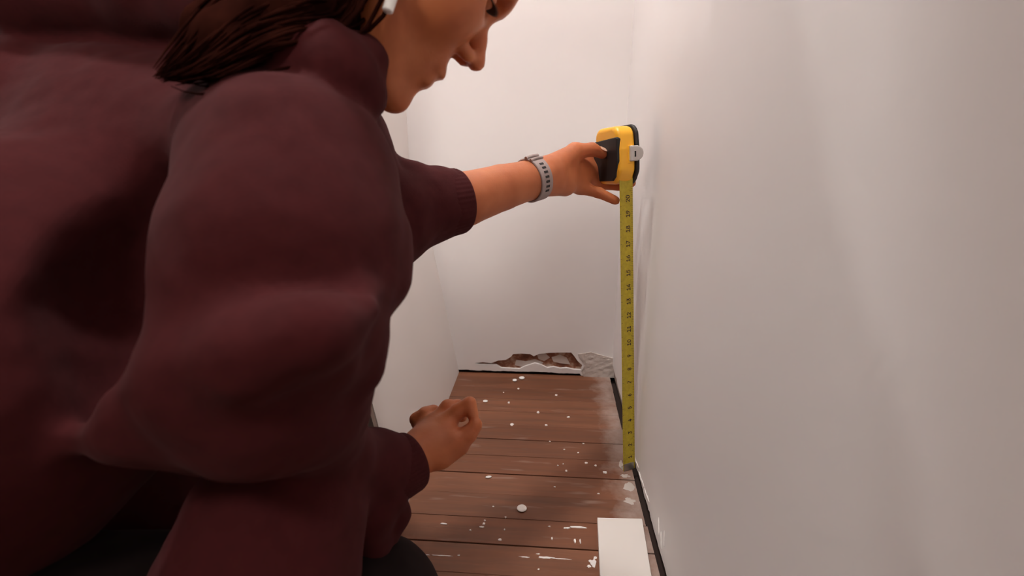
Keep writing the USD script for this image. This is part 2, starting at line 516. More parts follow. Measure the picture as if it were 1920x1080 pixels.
low = ragged((Y0, 0.016), (0.60, 0.012), 110, 0.0035, 5)[:-1].tolist() + ragged((0.60, 0.012), (0.845, 0.005), 30, 0.0034, 6)[:-1].tolist() + \
    ragged((0.845, 0.006), (0.90, 0.012), 8, 0.002, 8)[:-1].tolist() + ragged((0.90, 0.012), (1.00, 0.026), 14, 0.004, 9)[:-1].tolist() + ragged((1.00, 0.026), (YB + 0.01, 0.034), 18, 0.004, 10).tolist()
rp = Polygon([tuple(q) for q in low] + [(YB + 0.01, 2.32), (Y0, 2.32)]).buffer(0)
pm = extrude(rp, 0.012, frame((XR + 0.012, 0, 0), (0, 1, 0), (0, 0, 1), (-1, 0, 0)))
obj("plaster", pm, M_WALL, wall_right)
obj("old_plaster", box(XR + 0.005, XR + 0.03, Y0, YB, 0.004, 0.10), M_TIMBER, wall_right, label="brown old plaster under the broken edge")
obj("backing", box(XR + 0.03, XR + 0.05, Y0, YB + 0.05, -0.02, 2.32), M_VOID, wall_right)
# beads and runs of paint along the broken edge
r5 = np.random.default_rng(21)
for i, (ya, yb_, za) in enumerate([(0.845, 0.80, 0.012), (0.795, 0.745, 0.014), (0.74, 0.70, 0.020), (0.635, 0.625, 0.035), (0.615, 0.605, 0.028), (0.60, 0.594, 0.043)]):
    n = 7
    pts = np.c_[np.full(n, XR - 0.0004), np.linspace(ya, yb_, n), za + np.linspace(0, 0.006, n) + r5.uniform(-0.0012, 0.0012, n)] if i < 3 else \
        np.c_[np.full(n, XR - 0.0004), np.linspace(ya, yb_, n), za + np.linspace(0.016, -0.006, n)]
    obj("paint_run", tube(pts, np.array([0.0004, 0.0011, 0.0013, 0.001, 0.0014, 0.0011, 0.0005]), 6, up=(1, 0, 0)), M_PAINT, wall_right, smooth=True)

# the sloping panel on the left of the nook and the plain wall above it
wall_left = thing("wall_left", kind="structure")
face = [(XL, 0.0), (XL - 0.058, 0.349), (XL - 0.102, 0.52), (XL - 0.096, ZC + 0.02)]
lp = Polygon(face + [(-0.42, ZC + 0.02), (-0.42, 0.0)])
obj("plaster", extrude(Polygon(face + [(-0.36, ZC + 0.02), (-0.36, 0.0)]), YB - 0.84, frame((0, YB, 0), (1, 0, 0), (0, 0, 1), (0, -1, 0))), M_PANEL, wall_left)
lowp = [(XL, 0.0), (XL - 0.058, 0.349), (XL - 0.102, 0.52), (-0.36, 0.52), (-0.30, 0.0)]
obj("panel", extrude(Polygon(lowp), 0.84 - YP - 0.012, frame((0, 0.84, 0), (1, 0, 0), (0, 0, 1), (0, -1, 0))), M_PANEL, wall_left)
obj("panel_end", extrude(Polygon(lowp).buffer(-0.0015), 0.012, frame((0, YP + 0.012, 0), (1, 0, 0), (0, 0, 1), (0, -1, 0))), M_TIMBER, wall_left, label="bare grey end of the sloping panel")
obj("backing", box(-0.44, -0.361, 0.84, YB + 0.02, 0, ZC + 0.02), M_ROOM, wall_left)
tag(obj("wall_front", box(X0, -0.44, YF, YF + 0.05, -0.02, ZC + 0.02), M_ROOM), kind="structure")
tag(obj("trim_1", box(X0, XR, 0.38, 0.43, 1.17, ZC + 0.02), M_ROOM), kind="structure")     # header over the opening
tag(obj("wall_side", box(X0 - 0.05, X0, Y0, YF + 0.05, -0.02, ZC + 0.02), M_ROOM), kind="structure")
tag(obj("wall_rear", box(X0 - 0.05, XR + 0.05, Y0 - 0.05, Y0, -0.02, ZC + 0.02), M_ROOM), kind="structure")
tag(obj("ceiling", box(X0 - 0.05, XR + 0.05, Y0 - 0.05, YB + 0.05, ZC, ZC + 0.05), M_ROOM), kind="structure")

# ------------------------------------------------------------------ lamps of the room (above the picture)
M_FIT = plain("lamp_fitting", (0.7, 0.68, 0.66), 0.4)
for name, loc, rad, power, col in LAMPS:
    if name == "floor_lamp":
        lt = thing("floor_lamp", "white floor lamp with a bare globe standing behind the person", "lamp")
        base = trimesh.creation.cylinder(0.12, 0.02, sections=36)
        base.apply_translation((loc[0], loc[1], 0.0105))
        obj("base", base, M_FIT, lt, smooth=40)
        obj("pole", tube([(loc[0], loc[1], 0.02), (loc[0], loc[1], 0.4), (loc[0], loc[1], loc[2] - rad - 0.03)], 0.01, 12, up=(0, 1, 0)), M_FIT, lt, smooth=40)
        hold = trimesh.creation.cylinder(0.022, 0.05, sections=20)
        hold.apply_translation((loc[0], loc[1], loc[2] - rad - 0.027))
        obj("lamp_holder", hold, M_FIT, lt, smooth=40)
        lamp_light(lt, loc, rad, power, col)
        continue
    tname = "pendant_lamp"
    lt = thing(tname, "white pendant lamp over the nook" if name == "ceiling_lamp" else "white pendant lamp in the middle of the room behind", "lamp")
    rose = trimesh.creation.cylinder(0.045, 0.02, sections=24)
    rose.apply_translation((loc[0], loc[1], ZC - 0.01))
    obj("ceiling_rose", rose, M_FIT, lt, smooth=40)
    obj("flex", tube([(loc[0], loc[1], ZC - 0.015), (loc[0], loc[1], (ZC + loc[2] + rad) / 2), (loc[0], loc[1], loc[2] + rad + 0.03)], 0.004, 8, up=(0, 1, 0)), M_FIT, lt, smooth=40)
    hold = trimesh.creation.cylinder(0.02, 0.04, sections=20)
    hold.apply_translation((loc[0], loc[1], loc[2] + rad + 0.022))
    obj("lamp_holder", hold, M_FIT, lt, smooth=40)
    lamp_light(lt, loc, rad, power, col)

# ------------------------------------------------------------------ tape measure
tape = thing("tape_measure", "yellow and black tape measure with its blade pulled down to the floor", "tape measure")
B0 = on_floor(1178.5, 881)
B0[2] = 0.0015
B1 = P(1173, 345, 0.815)
ax = (B1 - B0) / np.linalg.norm(B1 - B0)
LEN = np.linalg.norm(B1 - B0)
view = EYE - P(1173, 345, 0.815)
view -= view @ ax * ax
view /= np.linalg.norm(view)
right = np.cross(ax, view)
right *= np.sign(right @ RT)
psi = math.radians(33)
nn = math.cos(psi) * view + math.sin(psi) * right          # out of the blade's printed face
tt = np.cross(ax, nn)
tt *= np.sign(tt @ RT)                                     # along the blade's width
TM = frame(B0, tt, ax, nn)                                 # x width, y up the blade, z out
if np.linalg.det(TM[:3, :3]) < 0:
    raise ValueError("tape frame is left handed")
W = 0.0246
prof = [(x, 0.0016 * (abs(x) / (W / 2)) ** 2) for x in np.linspace(-W / 2, W / 2, 9)]
bl = Polygon(prof + [(x, z - 0.0004) for x, z in reversed(prof)])
bm = extrude(bl, LEN + 0.012)
bm.apply_transform(np.array([[1, 0, 0, 0], [0, 0, 1, 0.0], [0, 1, 0, 0], [0, 0, 0, 1.0]]))
bm.invert()
bm.apply_transform(TM)
obj("blade", bm, M_BLADE, tape, label="yellow measuring blade")
INCH = 0.02468


def bent(x):
    return 0.0016 * (abs(x) / (W / 2)) ** 2


def ink(m):
    m.vertices[:, 2] += 0.0016 * (np.abs(m.vertices[:, 0]) / (W / 2)) ** 2 + 0.00005
    m.apply_transform(TM)
    return m


ticks = []
for s in range(1, 21 * 8):
    y = s * INCH / 8
    if y > LEN - 0.003:
        break
    L = 0.0105 if s % 8 == 0 else 0.0052 if s % 4 == 0 else 0.0032
    for sgn in (1,):
        ticks.append(box(W / 2 - L if sgn > 0 else -W / 2, W / 2 if sgn > 0 else -W / 2 + L, y - 0.00016, y + 0.00016, 0, 0.00012))
    if s % 4 == 0:
        ticks.append(box(-W / 2, -W / 2 + 0.0035, y - 0.00016, y + 0.00016, 0, 0.00012))
tag(obj("graduation", ink(join(ticks)), M_INK, tape, label="fine black graduation lines"), kind="stuff")
for i in range(1, 21):
    y = i * INCH
    if y > LEN - 0.008:
        break
    tx = meshkit.text_mesh(str(i), 0.0068, 0.00012, bold=True)
    tx.apply_translation(-tx.bounds.mean(0) * [1, 1, 0])
    tx.apply_transform(trimesh.transformations.rotation_matrix(math.pi / 2, (0, 0, 1)))
    tx.apply_translation((0.0035, y - 0.0002, 0))
    obj("numeral", ink(tx), M_INK, tape)
hook = join([box(-0.0105, 0.0105, -0.0005, 0.013, 0.0003, 0.0014), box(-0.0105, 0.0105, -0.0012, 0.0, -0.012, 0.0014)])
hook.apply_transform(TM)
obj("end_hook", hook, M_STEEL, tape)
# the case stands on the blade: x across its thickness, y up, z outwards (its top faces the lens)
CH, CD, CT = 0.090, 0.074, 0.038
CM = frame(B1 + ax * 0.0 + nn * 0.010 + tt * 0.0008, tt, ax, nn)


def case_outline(grow=0.0):
    p = Polygon([(-CD, 0.0), (-CD, CH), (-0.004, CH), (0.0, CH * 0.6), (0.0, 0.020), (-0.012, 0.0)])
    return p.buffer(-0.017).buffer(0.017 + grow, join_style=1)


side = frame((0, 0, 0), (0, 0, 1), (0, 1, 0), (-1, 0, 0))          # outline (z, y) -> extruded along -x
SM = CM @ side


def cased(poly, x0, x1, r):
    m = slab_rounded(poly, x1 - x0, r, None)
    m.apply_translation((0, 0, -x1))
    m.apply_transform(SM)
    return m


obj("case", cased(case_outline(), -CT / 2, CT / 2 - 0.006, 0.007), M_YELLOW, tape, smooth=40, label="yellow case")
obj("side_cover", cased(case_outline(0.0022), CT / 2 - 0.007, CT / 2 - 0.0005, 0.0025), M_RUBBER, tape, smooth=40, label="black side cover")
grip = Polygon([(-CD - 0.003, 0.012), (-CD - 0.003, CH - 0.021), (-0.010, CH - 0.019), (-0.005, CH - 0.015), (-0.002, CH - 0.017), (-0.0025, CH - 0.030), (-0.002, 0.036), (-0.009, 0.012), (-0.016, 0.006), (-CD + 0.004, 0.005)]).buffer(-0.004).buffer(0.004)
obj("grip", cased(grip, -CT / 2 - 0.002, -CT / 2 + 0.006, 0.0018), M_RUBBER, tape, smooth=40, label="black rubber grip")
lk = slab_rounded(sbox(-0.007, -0.008, 0.004, 0.012).union(Point(0.004, 0.002).buffer(0.009)).convex_hull.buffer(0.002), 0.0075, 0.002)
lk.apply_translation((0.0085, CH * 0.50, -0.002))
lk.apply_transform(CM)
obj("lock_button", lk, M_LOCK, tape, smooth=40, label="grey thumb lock")
rec = slab_rounded(sbox(-0.002, -0.012, 0.004, 0.014).buffer(0.001), 0.003, 0.001)
rec.apply_translation((0.0005, CH * 0.50, -0.0015))
rec.apply_transform(CM)
obj("lock_surround", rec, M_YELLOW, tape, smooth=40)
sl = slab_rounded(sbox(-0.001, -0.004, 0.001, 0.004).buffer(0.0004), 0.0012, 0.0004)
sl.apply_translation((0.0075, CH * 0.50 + 0.001, 0.0047))
sl.apply_transform(CM)
obj("lock_slot", sl, M_DARK, tape)

# ------------------------------------------------------------------ white board on the floor
cb = [on_floor(*q, 0.010) for q in ((1120, 970), (1204, 972), (1222, 1080), (1125, 1080))]
c0, c1 = cb[0][:2], cb[1][:2]
dn = (np.array(cb[3][:2]) + np.array(cb[2][:2])) / 2 - (c0 + c1) / 2
dn /= np.linalg.norm(dn)
poly = Polygon([c0, c1, c1 + dn * 0.62, c0 + dn * 0.62])
bo = slab_rounded(poly, 0.0095, 0.0008)
bo.apply_translation((0, 0, 0.0004))
tag(obj("white_board", bo, M_BOARD, smooth=40), "narrow white painted board lying flat on the floorboards by the wall", "board")

# ------------------------------------------------------------------ dried paint on the boards, crumbs
def blob(x, y, wpx, hpx, seed, zt=0.0011, ang=0.0, mat_=None, parent=floor, name="paint_spot", label=None, spread=0.25):
    """A flat drop of paint with a wavy outline, wpx by hpx pixels in the photograph."""
    c = on_floor(x, y)
    sx = np.linalg.norm(on_floor(x + wpx / 2, y) - c)
    sy = np.linalg.norm(on_floor(x, y + hpx / 2) - c)
    r = np.random.default_rng(seed)
    n = 14
    th = np.linspace(0, 2 * math.pi, n, endpoint=False)
    rad = 1 + spread * r.uniform(-1, 1, n)
    ring = np.c_[np.cos(th) * rad * sx, np.sin(th) * rad * sy]
    ca, sa = math.cos(ang), math.sin(ang)
    ring = ring @ np.array([[ca, sa], [-sa, ca]])
    v = [np.r_[c[:2] + ring[i], -0.0012] for i in range(n)] + [np.r_[c[:2] + ring[i] * 0.86, zt * 0.75] for i in range(n)] + [np.r_[c[:2], zt]]
    f = []
    for i in range(n):
        k = (i + 1) % n
        f += [(i, k, n + k), (i, n + k, n + i), (n + i, n + k, 2 * n)]
    f += [(0, k + 1, k) for k in range(1, n - 1)]
    m = trimesh.Trimesh(np.array(v), np.array(f), process=False)
    return obj(name, m, mat_ or M_PAINT, parent, smooth=50, label=label)


SPOTS = [(972, 729, 4, 3), (1043, 741, 5, 3), (954, 755, 4, 4), (1009, 773, 5, 4), (1024, 797, 5, 3), (960, 796, 7, 5), (944, 736, 3, 2), (1066, 782, 6, 3), (1058, 843, 4, 2),
         (1084, 849, 4, 2), (1099, 868, 6, 3.5), (1117, 873, 5, 3), (1134, 885.5, 8, 4.5), (1062, 883, 5, 3.5), (1046, 873, 3, 2), (1056, 870, 3, 2), (937, 1012, 7, 3.5), (909, 976, 4, 2.5),
         (903, 988, 9, 3), (907, 982, 5, 4), (882, 994, 4, 3), (946, 993, 3, 2.5), (925, 950, 4, 2), (1040, 913, 4, 2), (1122, 926, 5, 2), (948, 970, 4, 3), (1010, 1068, 4, 3), (1088, 1015, 3, 9), (1078, 1014, 4, 9), (1035, 1010, 3, 5),
         (1031, 828, 4, 2), (1094, 832, 4, 2)]
for i, (x, y, w, h) in enumerate(SPOTS):
    blob(x, y, w, h, 100 + i)
for i, (x, y, w, h, a) in enumerate([(832, 982, 13, 2.5, 0), (1082, 988.5, 40, 3.2, 0.03), (1063, 990, 12, 3, 0), (1030, 987, 5, 2, 0), (1022, 1046, 36, 5, 0.0), (1050, 1048, 44, 1.6, -0.02), (985, 1045, 24, 2, 0), (1009, 1039, 8, 2, 0),
                                     (830, 1042, 40, 1.6, 0.0), (790, 1040, 40, 1.2, 0.0), (860, 1041.5, 5, 2.5, 0), (1112, 1056, 16, 15, 0), (1116, 1046, 8, 6, 0.4), (1104, 1062, 8, 6, 0.2), (1178, 912, 20, 18, 0), (1180, 940, 22, 12, 0), (1172, 892, 16, 6, 0), (1164, 870, 8, 14, 0)]):
    big = i >= 14
    blob(x, y, w, h, 300 + i, zt=0.0008 if not big else 0.0005, ang=a, name="paint_smear", mat_=M_FILLER if big else None, spread=0.35 if not big else 0.4)


def crumb(x, y, wpx, hpx, height, label, seed, ang=0.0):
    c = on_floor(x, y)
    m = trimesh.creation.icosphere(2, 1.0)
    m.vertices += 0.22 * (meshkit.fbm(m.vertices * 1.7 + seed, 3, seed)[:, None] - 0.5) * m.vertices
    sx = np.linalg.norm(on_floor(x + wpx / 2, y) - c)
    sy = np.linalg.norm(on_floor(x, y + hpx / 2) - c)
    m.apply_scale((sx, sy, height / 2))
    m.apply_transform(trimesh.transformations.rotation_matrix(ang, (0, 0, 1)))
    m.apply_translation((c[0], c[1], -m.bounds[0][2]))
    tag(obj("plaster_crumb", m, M_CRUMB, smooth=True), label, "crumb", "plaster crumbs on the floorboards")


crumb(978.5, 955, 19, 14, 0.0045, "round white plaster crumb, the largest on the floorboards, left of the white board", 3)
crumb(916, 895.5, 12, 4, 0.003, "thin white plaster sliver on the board below the lower hand", 5, 0.25)
crumb(978.5, 710, 11, 5, 0.005, "larger of the two white plaster crumbs lying under the broken patch of the end wall", 8)
crumb(965, 714, 8, 4.5, 0.004, "smaller of the two white plaster crumbs lying under the broken patch of the end wall", 12)
crumb(910, 753, 9, 4, 0.003, "white plaster crumb just right of the lower hand's fingertips", 17, 0.2)

# ------------------------------------------------------------------ the person
person = thing("person", "person in a maroon hoodie kneeling at the nook and reaching forward with a tape measure", "person")


def cdir(r, u, f):
    v = r * RT + u * UP + f * FW
    return v / np.linalg.norm(v)


# head frame
beta = math.radians(20)
EU = cdir(0.70, 0.717, 0.0)
EF = math.cos(beta) * cdir(0.717, -0.70, 0) + math.sin(beta) * FW
EF = EF - EF @ EU * EU
EF /= np.linalg.norm(EF)
ES = np.cross(EF, EU)
ES *= -np.sign(ES @ FW)                                     # towards her right side, to the lens
O = P(955, 2, 0.50) - 0.096 * EF - 0.040 * EU
AX = np.array([EF, EU, ES])


def hp(f, u, s=0.0):
    return O + f * EF + u * EU + s * ES


head = Shape(0.02)
head.ell(hp(-0.010, 0.050), AX, (0.094, 0.085, 0.074))
head.ell(hp(0.040, 0.040), AX, (0.060, 0.062, 0.062), 0.03)
head.ell(hp(0.036, -0.020), AX, (0.056, 0.085, 0.060), 0.03)
for s in (-1, 1):
    head.cap(hp(0.000, -0.045, s * 0.052), hp(0.066, -0.106, s * 0.020), 0.018, 0.016, 0.03)
    head.ell(hp(0.064, -0.018, s * 0.036), AX, (0.026, 0.028, 0.026), 0.025)
head.ell(hp(0.080, -0.107), AX, (0.018, 0.017, 0.020), 0.012)
head.ell(hp(0.075, -0.066), AX, (0.023, 0.026, 0.026), 0.02)
head.cap(hp(0.093, 0.032, -0.026), hp(0.093, 0.032, 0.026), 0.0085, None, 0.010)
for s in (-1, 1):
    head.ell(hp(0.094, 0.014, s * 0.032), AX, (0.016, 0.012, 0.018), 0.008, "s")
    head.ell(hp(0.074, 0.014, s * 0.031), AX, (0.0135, 0.0125, 0.0150), 0.004)
head.chain([(hp(0.080, 0.018), 0.0065), (hp(0.101, -0.008), 0.0072), (hp(0.113, -0.024), 0.0095)], 0.007)
for s in (-1, 1):
    head.ell(hp(0.101, -0.029, s * 0.0115), AX, (0.0105, 0.0075, 0.0065), 0.006)
    head.ell(hp(0.104, -0.0365, s * 0.0065), AX, (0.0045, 0.004, 0.003), 0.003, "s")
head.cap(hp(0.092, -0.058, -0.014), hp(0.092, -0.058, 0.014), 0.0055, None, 0.008)
head.cap(hp(0.098, -0.0595, -0.006), hp(0.098, -0.0595, 0.006), 0.0045, None, 0.006)
head.cap(hp(0.092, -0.074, -0.012), hp(0.092, -0.074, 0.012), 0.006, None, 0.006)
head.cap(hp(0.101, -0.0665, -0.03), hp(0.101, -0.0665, 0.03), 0.0018, None, 0.003, "s")
for s in (-1, 1):   # ears
    ea = np.array([cdir(1, 0, 0), EU, ES])
    head.ell(hp(-0.012, 0.002, s * 0.076), AX, (0.018, 0.031, 0.007), 0.008)
    head.ell(hp(-0.008, 0.002, s * 0.083), AX, (0.008, 0.015, 0.006), 0.006, "s")

# joints of the trunk and the limbs
NECK0 = hp(-0.035, -0.040)
NECKB = P(570, 190, 0.52)
SHR = P(560, 330, 0.42)
ELR = P(440, 775, 0.39)
WRR = P(760, 866, 0.585)
SHL = np.array([-0.36, 0.565, 0.595])
ELL_ = P(722, 425, 0.585)
WRL = P(1005, 334, 0.735)
CHEST = P(440, 470, 0.60)
WAIST = np.array([-0.52, 0.34, 0.37])
HIPS = np.array([-0.62, 0.27, 0.24])

skin = Shape(0.03)
skin.sub(head, 0.001)
skin.cap(NECK0, NECKB, 0.050, 0.054, 0.02)
skin.chain([(NECKB, 0.05), (P(480, 480, 0.64), 0.075), (WAIST + [0, 0.05, 0], 0.07), (HIPS, 0.09)])
skin.chain([(SHR, 0.045), (ELR, 0.032), (P(590, 810, 0.45), 0.028), (P(690, 884, 0.55), 0.0225), (WRR, 0.024)], 0.02)
skin.cap(NECKB, SHR, 0.045, 0.045)
skin.cap(NECKB, SHL, 0.045, 0.045)
skin.chain([(SHL, 0.043), (ELL_, 0.034)], 0.02)
skin.chain([(ELL_, 0.036), (P(845, 381, 0.648), 0.0350), (P(870, 374, 0.660), 0.0350), (P(940, 352, 0.70), 0.0312), (P(1000, 336, 0.735), 0.0275)], 0.003)

# left hand, around the tape measure
lh = Shape(0.012)
lh.cap(P(1000, 336, 0.735), P(1030, 328, 0.76), 0.0265, 0.022)
lh.cap(P(1022, 318, 0.752), P(1062, 300, 0.79), 0.019, 0.016)
lh.cap(P(1025, 345, 0.755), P(1060, 350, 0.79), 0.018, 0.0145)
lh.cap(P(1030, 330, 0.765), P(1085, 322, 0.835), 0.022, 0.015)
lh.cap(P(1060, 312, 0.80), P(1098, 300, 0.862), 0.017, 0.0125)
lh.cap(P(1055, 340, 0.79), P(1088, 351, 0.822), 0.0155, 0.0115)
lh.cap(P(1060, 330, 0.80), P(1100, 335, 0.845), 0.017, 0.012)
lh.cap(P(1080, 322, 0.825), P(1114, 318, 0.865), 0.017, 0.013)
lh.cap(P(1080, 330, 0.825), P(1112, 336, 0.862), 0.015, 0.012)
thumb = Shape(0.006)
thumb.chain([(P(1042, 310, 0.772), 0.0175), (P(1078, 284.5, 0.798), 0.0135), (P(1110, 280.5, 0.815), 0.0102), (P(1130, 288, 0.822), 0.0085)])
pinky = Shape(0.004).chain([(P(1088, 351, 0.822), 0.0112), (P(1122, 361, 0.83), 0.0088), (P(1154, 376, 0.832), 0.0074)])
ringf = Shape(0.004).chain([(P(1098, 336, 0.848), 0.0105), (P(1122, 346, 0.862), 0.009), (P(1160, 348.5, 0.858), 0.0078), (P(1184, 343, 0.842), 0.0074)])
midf = Shape(0.004).chain([(P(1099, 320, 0.858), 0.0112), (P(1118, 320, 0.895), 0.0095), (P(1150, 320, 0.905), 0.0085), (P(1178, 322, 0.90), 0.0078)])
indf = Shape(0.004).chain([(P(1098, 300, 0.862), 0.0112), (P(1118, 296, 0.895), 0.0095), (P(1150, 292, 0.905), 0.0085), (P(1178, 294, 0.90), 0.0078)])
lhand = Shape(0.008).sub(lh)
for fgr in (thumb, pinky, ringf, midf, indf):
    lhand.sub(fgr, 0.006)
skin.sub(lhand, 0.01)

# right hand, fingers curled up
rh = Shape(0.012)
rh.cap(WRR, P(800, 842, 0.605), 0.024, 0.023)
rh.cap(P(800, 842, 0.605), P(832, 812, 0.618), 0.023, 0.018)
rh.cap(P(786, 838, 0.615), P(800, 802, 0.645), 0.020, 0.0135)
rh.cap(P(800, 830, 0.615), P(818, 795, 0.635), 0.020, 0.0135)
rh.cap(P(830, 850, 0.607), P(862, 836, 0.612), 0.017, 0.012)
rthumb = Shape(0.005).chain([(P(815, 845, 0.602), 0.018), (P(850, 828, 0.607), 0.0128), (P(877, 815, 0.612), 0.0102), (P(892, 797, 0.615), 0.0086)])
rind = Shape(0.004).chain([(P(832, 795, 0.625), 0.012), (P(860, 771, 0.628), 0.0098), (P(880, 757, 0.628), 0.0084), (P(886, 776, 0.622), 0.0076)])
rmid = Shape(0.004).chain([(P(818, 793, 0.637), 0.012), (P(840, 764, 0.645), 0.0098), (P(858, 762, 0.655), 0.0086), (P(866, 780, 0.655), 0.0078)])
rring = Shape(0.004).chain([(P(806, 800, 0.647), 0.0115), (P(798, 777, 0.655), 0.0095), (P(812, 772, 0.665), 0.0085), (P(826, 782, 0.668), 0.0075)])
rpin = Shape(0.004).chain([(P(792, 810, 0.65), 0.0105), (P(781, 786, 0.657), 0.0085), (P(790, 784, 0.668), 0.0075), (P(802, 792, 0.672), 0.0068)])
rhand = Shape(0.008).sub(rh)
for fgr in (rthumb, rind, rmid, rring, rpin):
    rhand.sub(fgr, 0.006)
skin.sub(rhand, 0.01)
body = surface(skin, (-0.78, 0.10, 0.06), (0.20, 1.00, 0.95), 0.0031)
smooth_mesh(body, 3)
obj("body", body, M_SKIN, person, smooth=True, label="skin of face, forearm and hands")

# nails
def nail(tip, prev, out, w, l, name="thumbnail"):
    d = tip - prev
    d /= np.linalg.norm(d)
    n = out - out @ d * d
    n /= np.linalg.norm(n)
    s = np.cross(d, n)
    m = trimesh.creation.icosphere(2, 1.0)
    m.apply_scale((l, w, 0.0012))
    m.vertices[:, 2] -= 0.10 * (m.vertices[:, 1] / w) ** 2 * w
    m.apply_transform(frame(tip, d, s, n))
    if np.linalg.det(np.array([d, s, n])) < 0:
        m.invert()
    return m


tp, tq = P(1131, 287.5, 0.822), P(1110, 280.5, 0.815)
tn = 0.75 * UP - 0.6 * FW
tn /= np.linalg.norm(tn)
obj("thumbnail", nail(tp + tn * 0.0080, tq + tn * 0.0100, tn, 0.0072, 0.0085), M_NAIL, person, smooth=True, label="pale thumbnail on the tape measure's grip")

# face details
def tilted(c, r):
    m = trimesh.creation.icosphere(2, 1.0)
    m.apply_scale(r)
    m.apply_transform(frame(c, EF, EU, np.cross(EF, EU)))
    return m


for s in (1, -1):
    eye = obj("eye", tilted(hp(0.0760, 0.0115, s * 0.031), (0.0105, 0.0100, 0.0105)), M_EYE, person, smooth=True)
    lashes = []
    r6 = np.random.default_rng(30)
    for j in range(26):
        a = -0.9 + 1.9 * j / 25
        b0 = hp(0.0755 + 0.0145 * math.cos(a), 0.0125, s * (0.031 + 0.0150 * math.sin(a)))
        b1 = b0 + EF * 0.0050 * math.cos(a) - EU * 0.002 + s * ES * 0.004 * math.sin(a)
        b2 = b1 + EF * 0.0045 * math.cos(a) + EU * 0.0006 + s * ES * 0.003 * math.sin(a)
        lashes.append(tube([b0, b1, b2], [0.0006, 0.00045, 0.0001], 4, up=EU))
    lid = tilted(hp(0.0768, 0.0140, s * 0.031), (0.0138, 0.0122, 0.0155))
    obj("eyelid", lid, M_SKIN, person, smooth=True)
    obj("eyelashes", join(lashes), M_BROW, person)
    brow = []
    for j in range(60):
        t = j / 59
        c = hp(0.0975 - 0.020 * t * t, 0.034 + 0.006 * math.sin(t * 2.4) + r6.uniform(-0.0022, 0.0022), s * (0.008 + 0.040 * t))
        d = EU * 0.004 * (1 - t) + s * ES * 0.006 - EF * 0.004 * t
        brow.append(tube([c - d * 0.3, c + d * 0.4, c + d], [0.0004, 0.0005, 0.0001], 4, up=EF))
    obj("eyebrow", join(brow), M_BROW, person)

# ------------------------------------------------------------------ hoodie
hd = Shape(0.03)
# trunk
hd.chain([(P(450, 430, 0.60), 0.150), (np.array([-0.50, 0.36, 0.40]), 0.165), (np.array([-0.61, 0.285, 0.255]), 0.170)], 0.05)
hd.cap(P(180, 300, 0.60), P(520, 300, 0.58), 0.135, 0.11, 0.05)
hd.cap(P(560, 300, 0.55), P(615, 420, 0.56), 0.10, 0.064, 0.04)
hd.cap(P(640, 330, 0.55), P(625, 560, 0.54), 0.062, 0.052, 0.03)
hd.cap(P(520, 985, 0.47), P(480, 1130, 0.45), 0.080, 0.088, 0.012)
# right sleeve
hd.chain([(P(556, 338, 0.425), 0.083), (P(540, 470, 0.405), 0.084), (P(500, 640, 0.395), 0.082)], 0.038)
hd.cap(P(490, 300, 0.47), P(290, 280, 0.55), 0.068, 0.090, 0.05)
hd.cap(P(500, 640, 0.395), P(420, 770, 0.40), 0.080, 0.050, 0.02)
hd.chain([(P(120, 828, 0.36), 0.007), (P(260, 800, 0.36), 0.024), (P(480, 778, 0.36), 0.041), (P(565, 765, 0.40), 0.043), (P(615, 855, 0.50), 0.038), (P(680, 884, 0.55), 0.037), (P(712, 876, 0.566), 0.0345), (P(740, 872, 0.578), 0.0305)], 0.022)
# ridge from the elbow to the crook of the arm, and soft folds
hd.chain([(P(250, 760, 0.345), 0.012), (P(350, 722, 0.330), 0.015), (P(480, 668, 0.308), 0.017), (P(600, 622, 0.304), 0.015), (P(690, 585, 0.335), 0.008)], 0.035)
hd.cap(P(40, 880, 0.60), P(330, 1030, 0.58), 0.11, 0.075, 0.03)
hd.chain([(P(670, 570, 0.36), 0.014), (P(714, 520, 0.42), 0.018), (P(718, 450, 0.43), 0.016)], 0.02)
hd.chain([(P(600, 660, 0.345), 0.030), (P(662, 640, 0.38), 0.022), (P(674, 688, 0.39), 0.017)], 0.02)
hd.chain([(P(630, 730, 0.42), 0.026), (P(646, 765, 0.44), 0.016)], 0.02)
hd.chain([(P(325, 380, 0.42), 0.010), (P(300, 480, 0.405), 0.030), (P(272, 590, 0.395), 0.038), (P(252, 680, 0.39), 0.024)], 0.05, "s")
# left sleeve
hd.chain([(SHL, 0.075), (P(690, 420, 0.585), 0.066), (P(735, 402, 0.60), 0.057), (P(790, 388, 0.625), 0.047), (P(812, 384, 0.635), 0.044), (P(836, 381, 0.646), 0.0425)], 0.015)
hd.cap(P(745, 318, 0.585), P(775, 320, 0.60), 0.014, 0.013, 0.012)
hd.cap(P(790, 330, 0.61), P(800, 420, 0.62), 0.012, 0.014, 0.010)
hd.cap(P(752, 345, 0.59), P(768, 450, 0.60), 0.014, 0.016, 0.010)
# sleeve folds at the right cuff
hd.chain([(P(690, 895, 0.535), 0.016), (P(722, 930, 0.555), 0.020), (P(738, 965, 0.57), 0.017), (P(720, 1020, 0.575), 0.012)], 0.008)
hd.chain([(P(650, 900, 0.52), 0.022), (P(690, 965, 0.54), 0.024), (P(700, 1030, 0.555), 0.020)], 0.010)
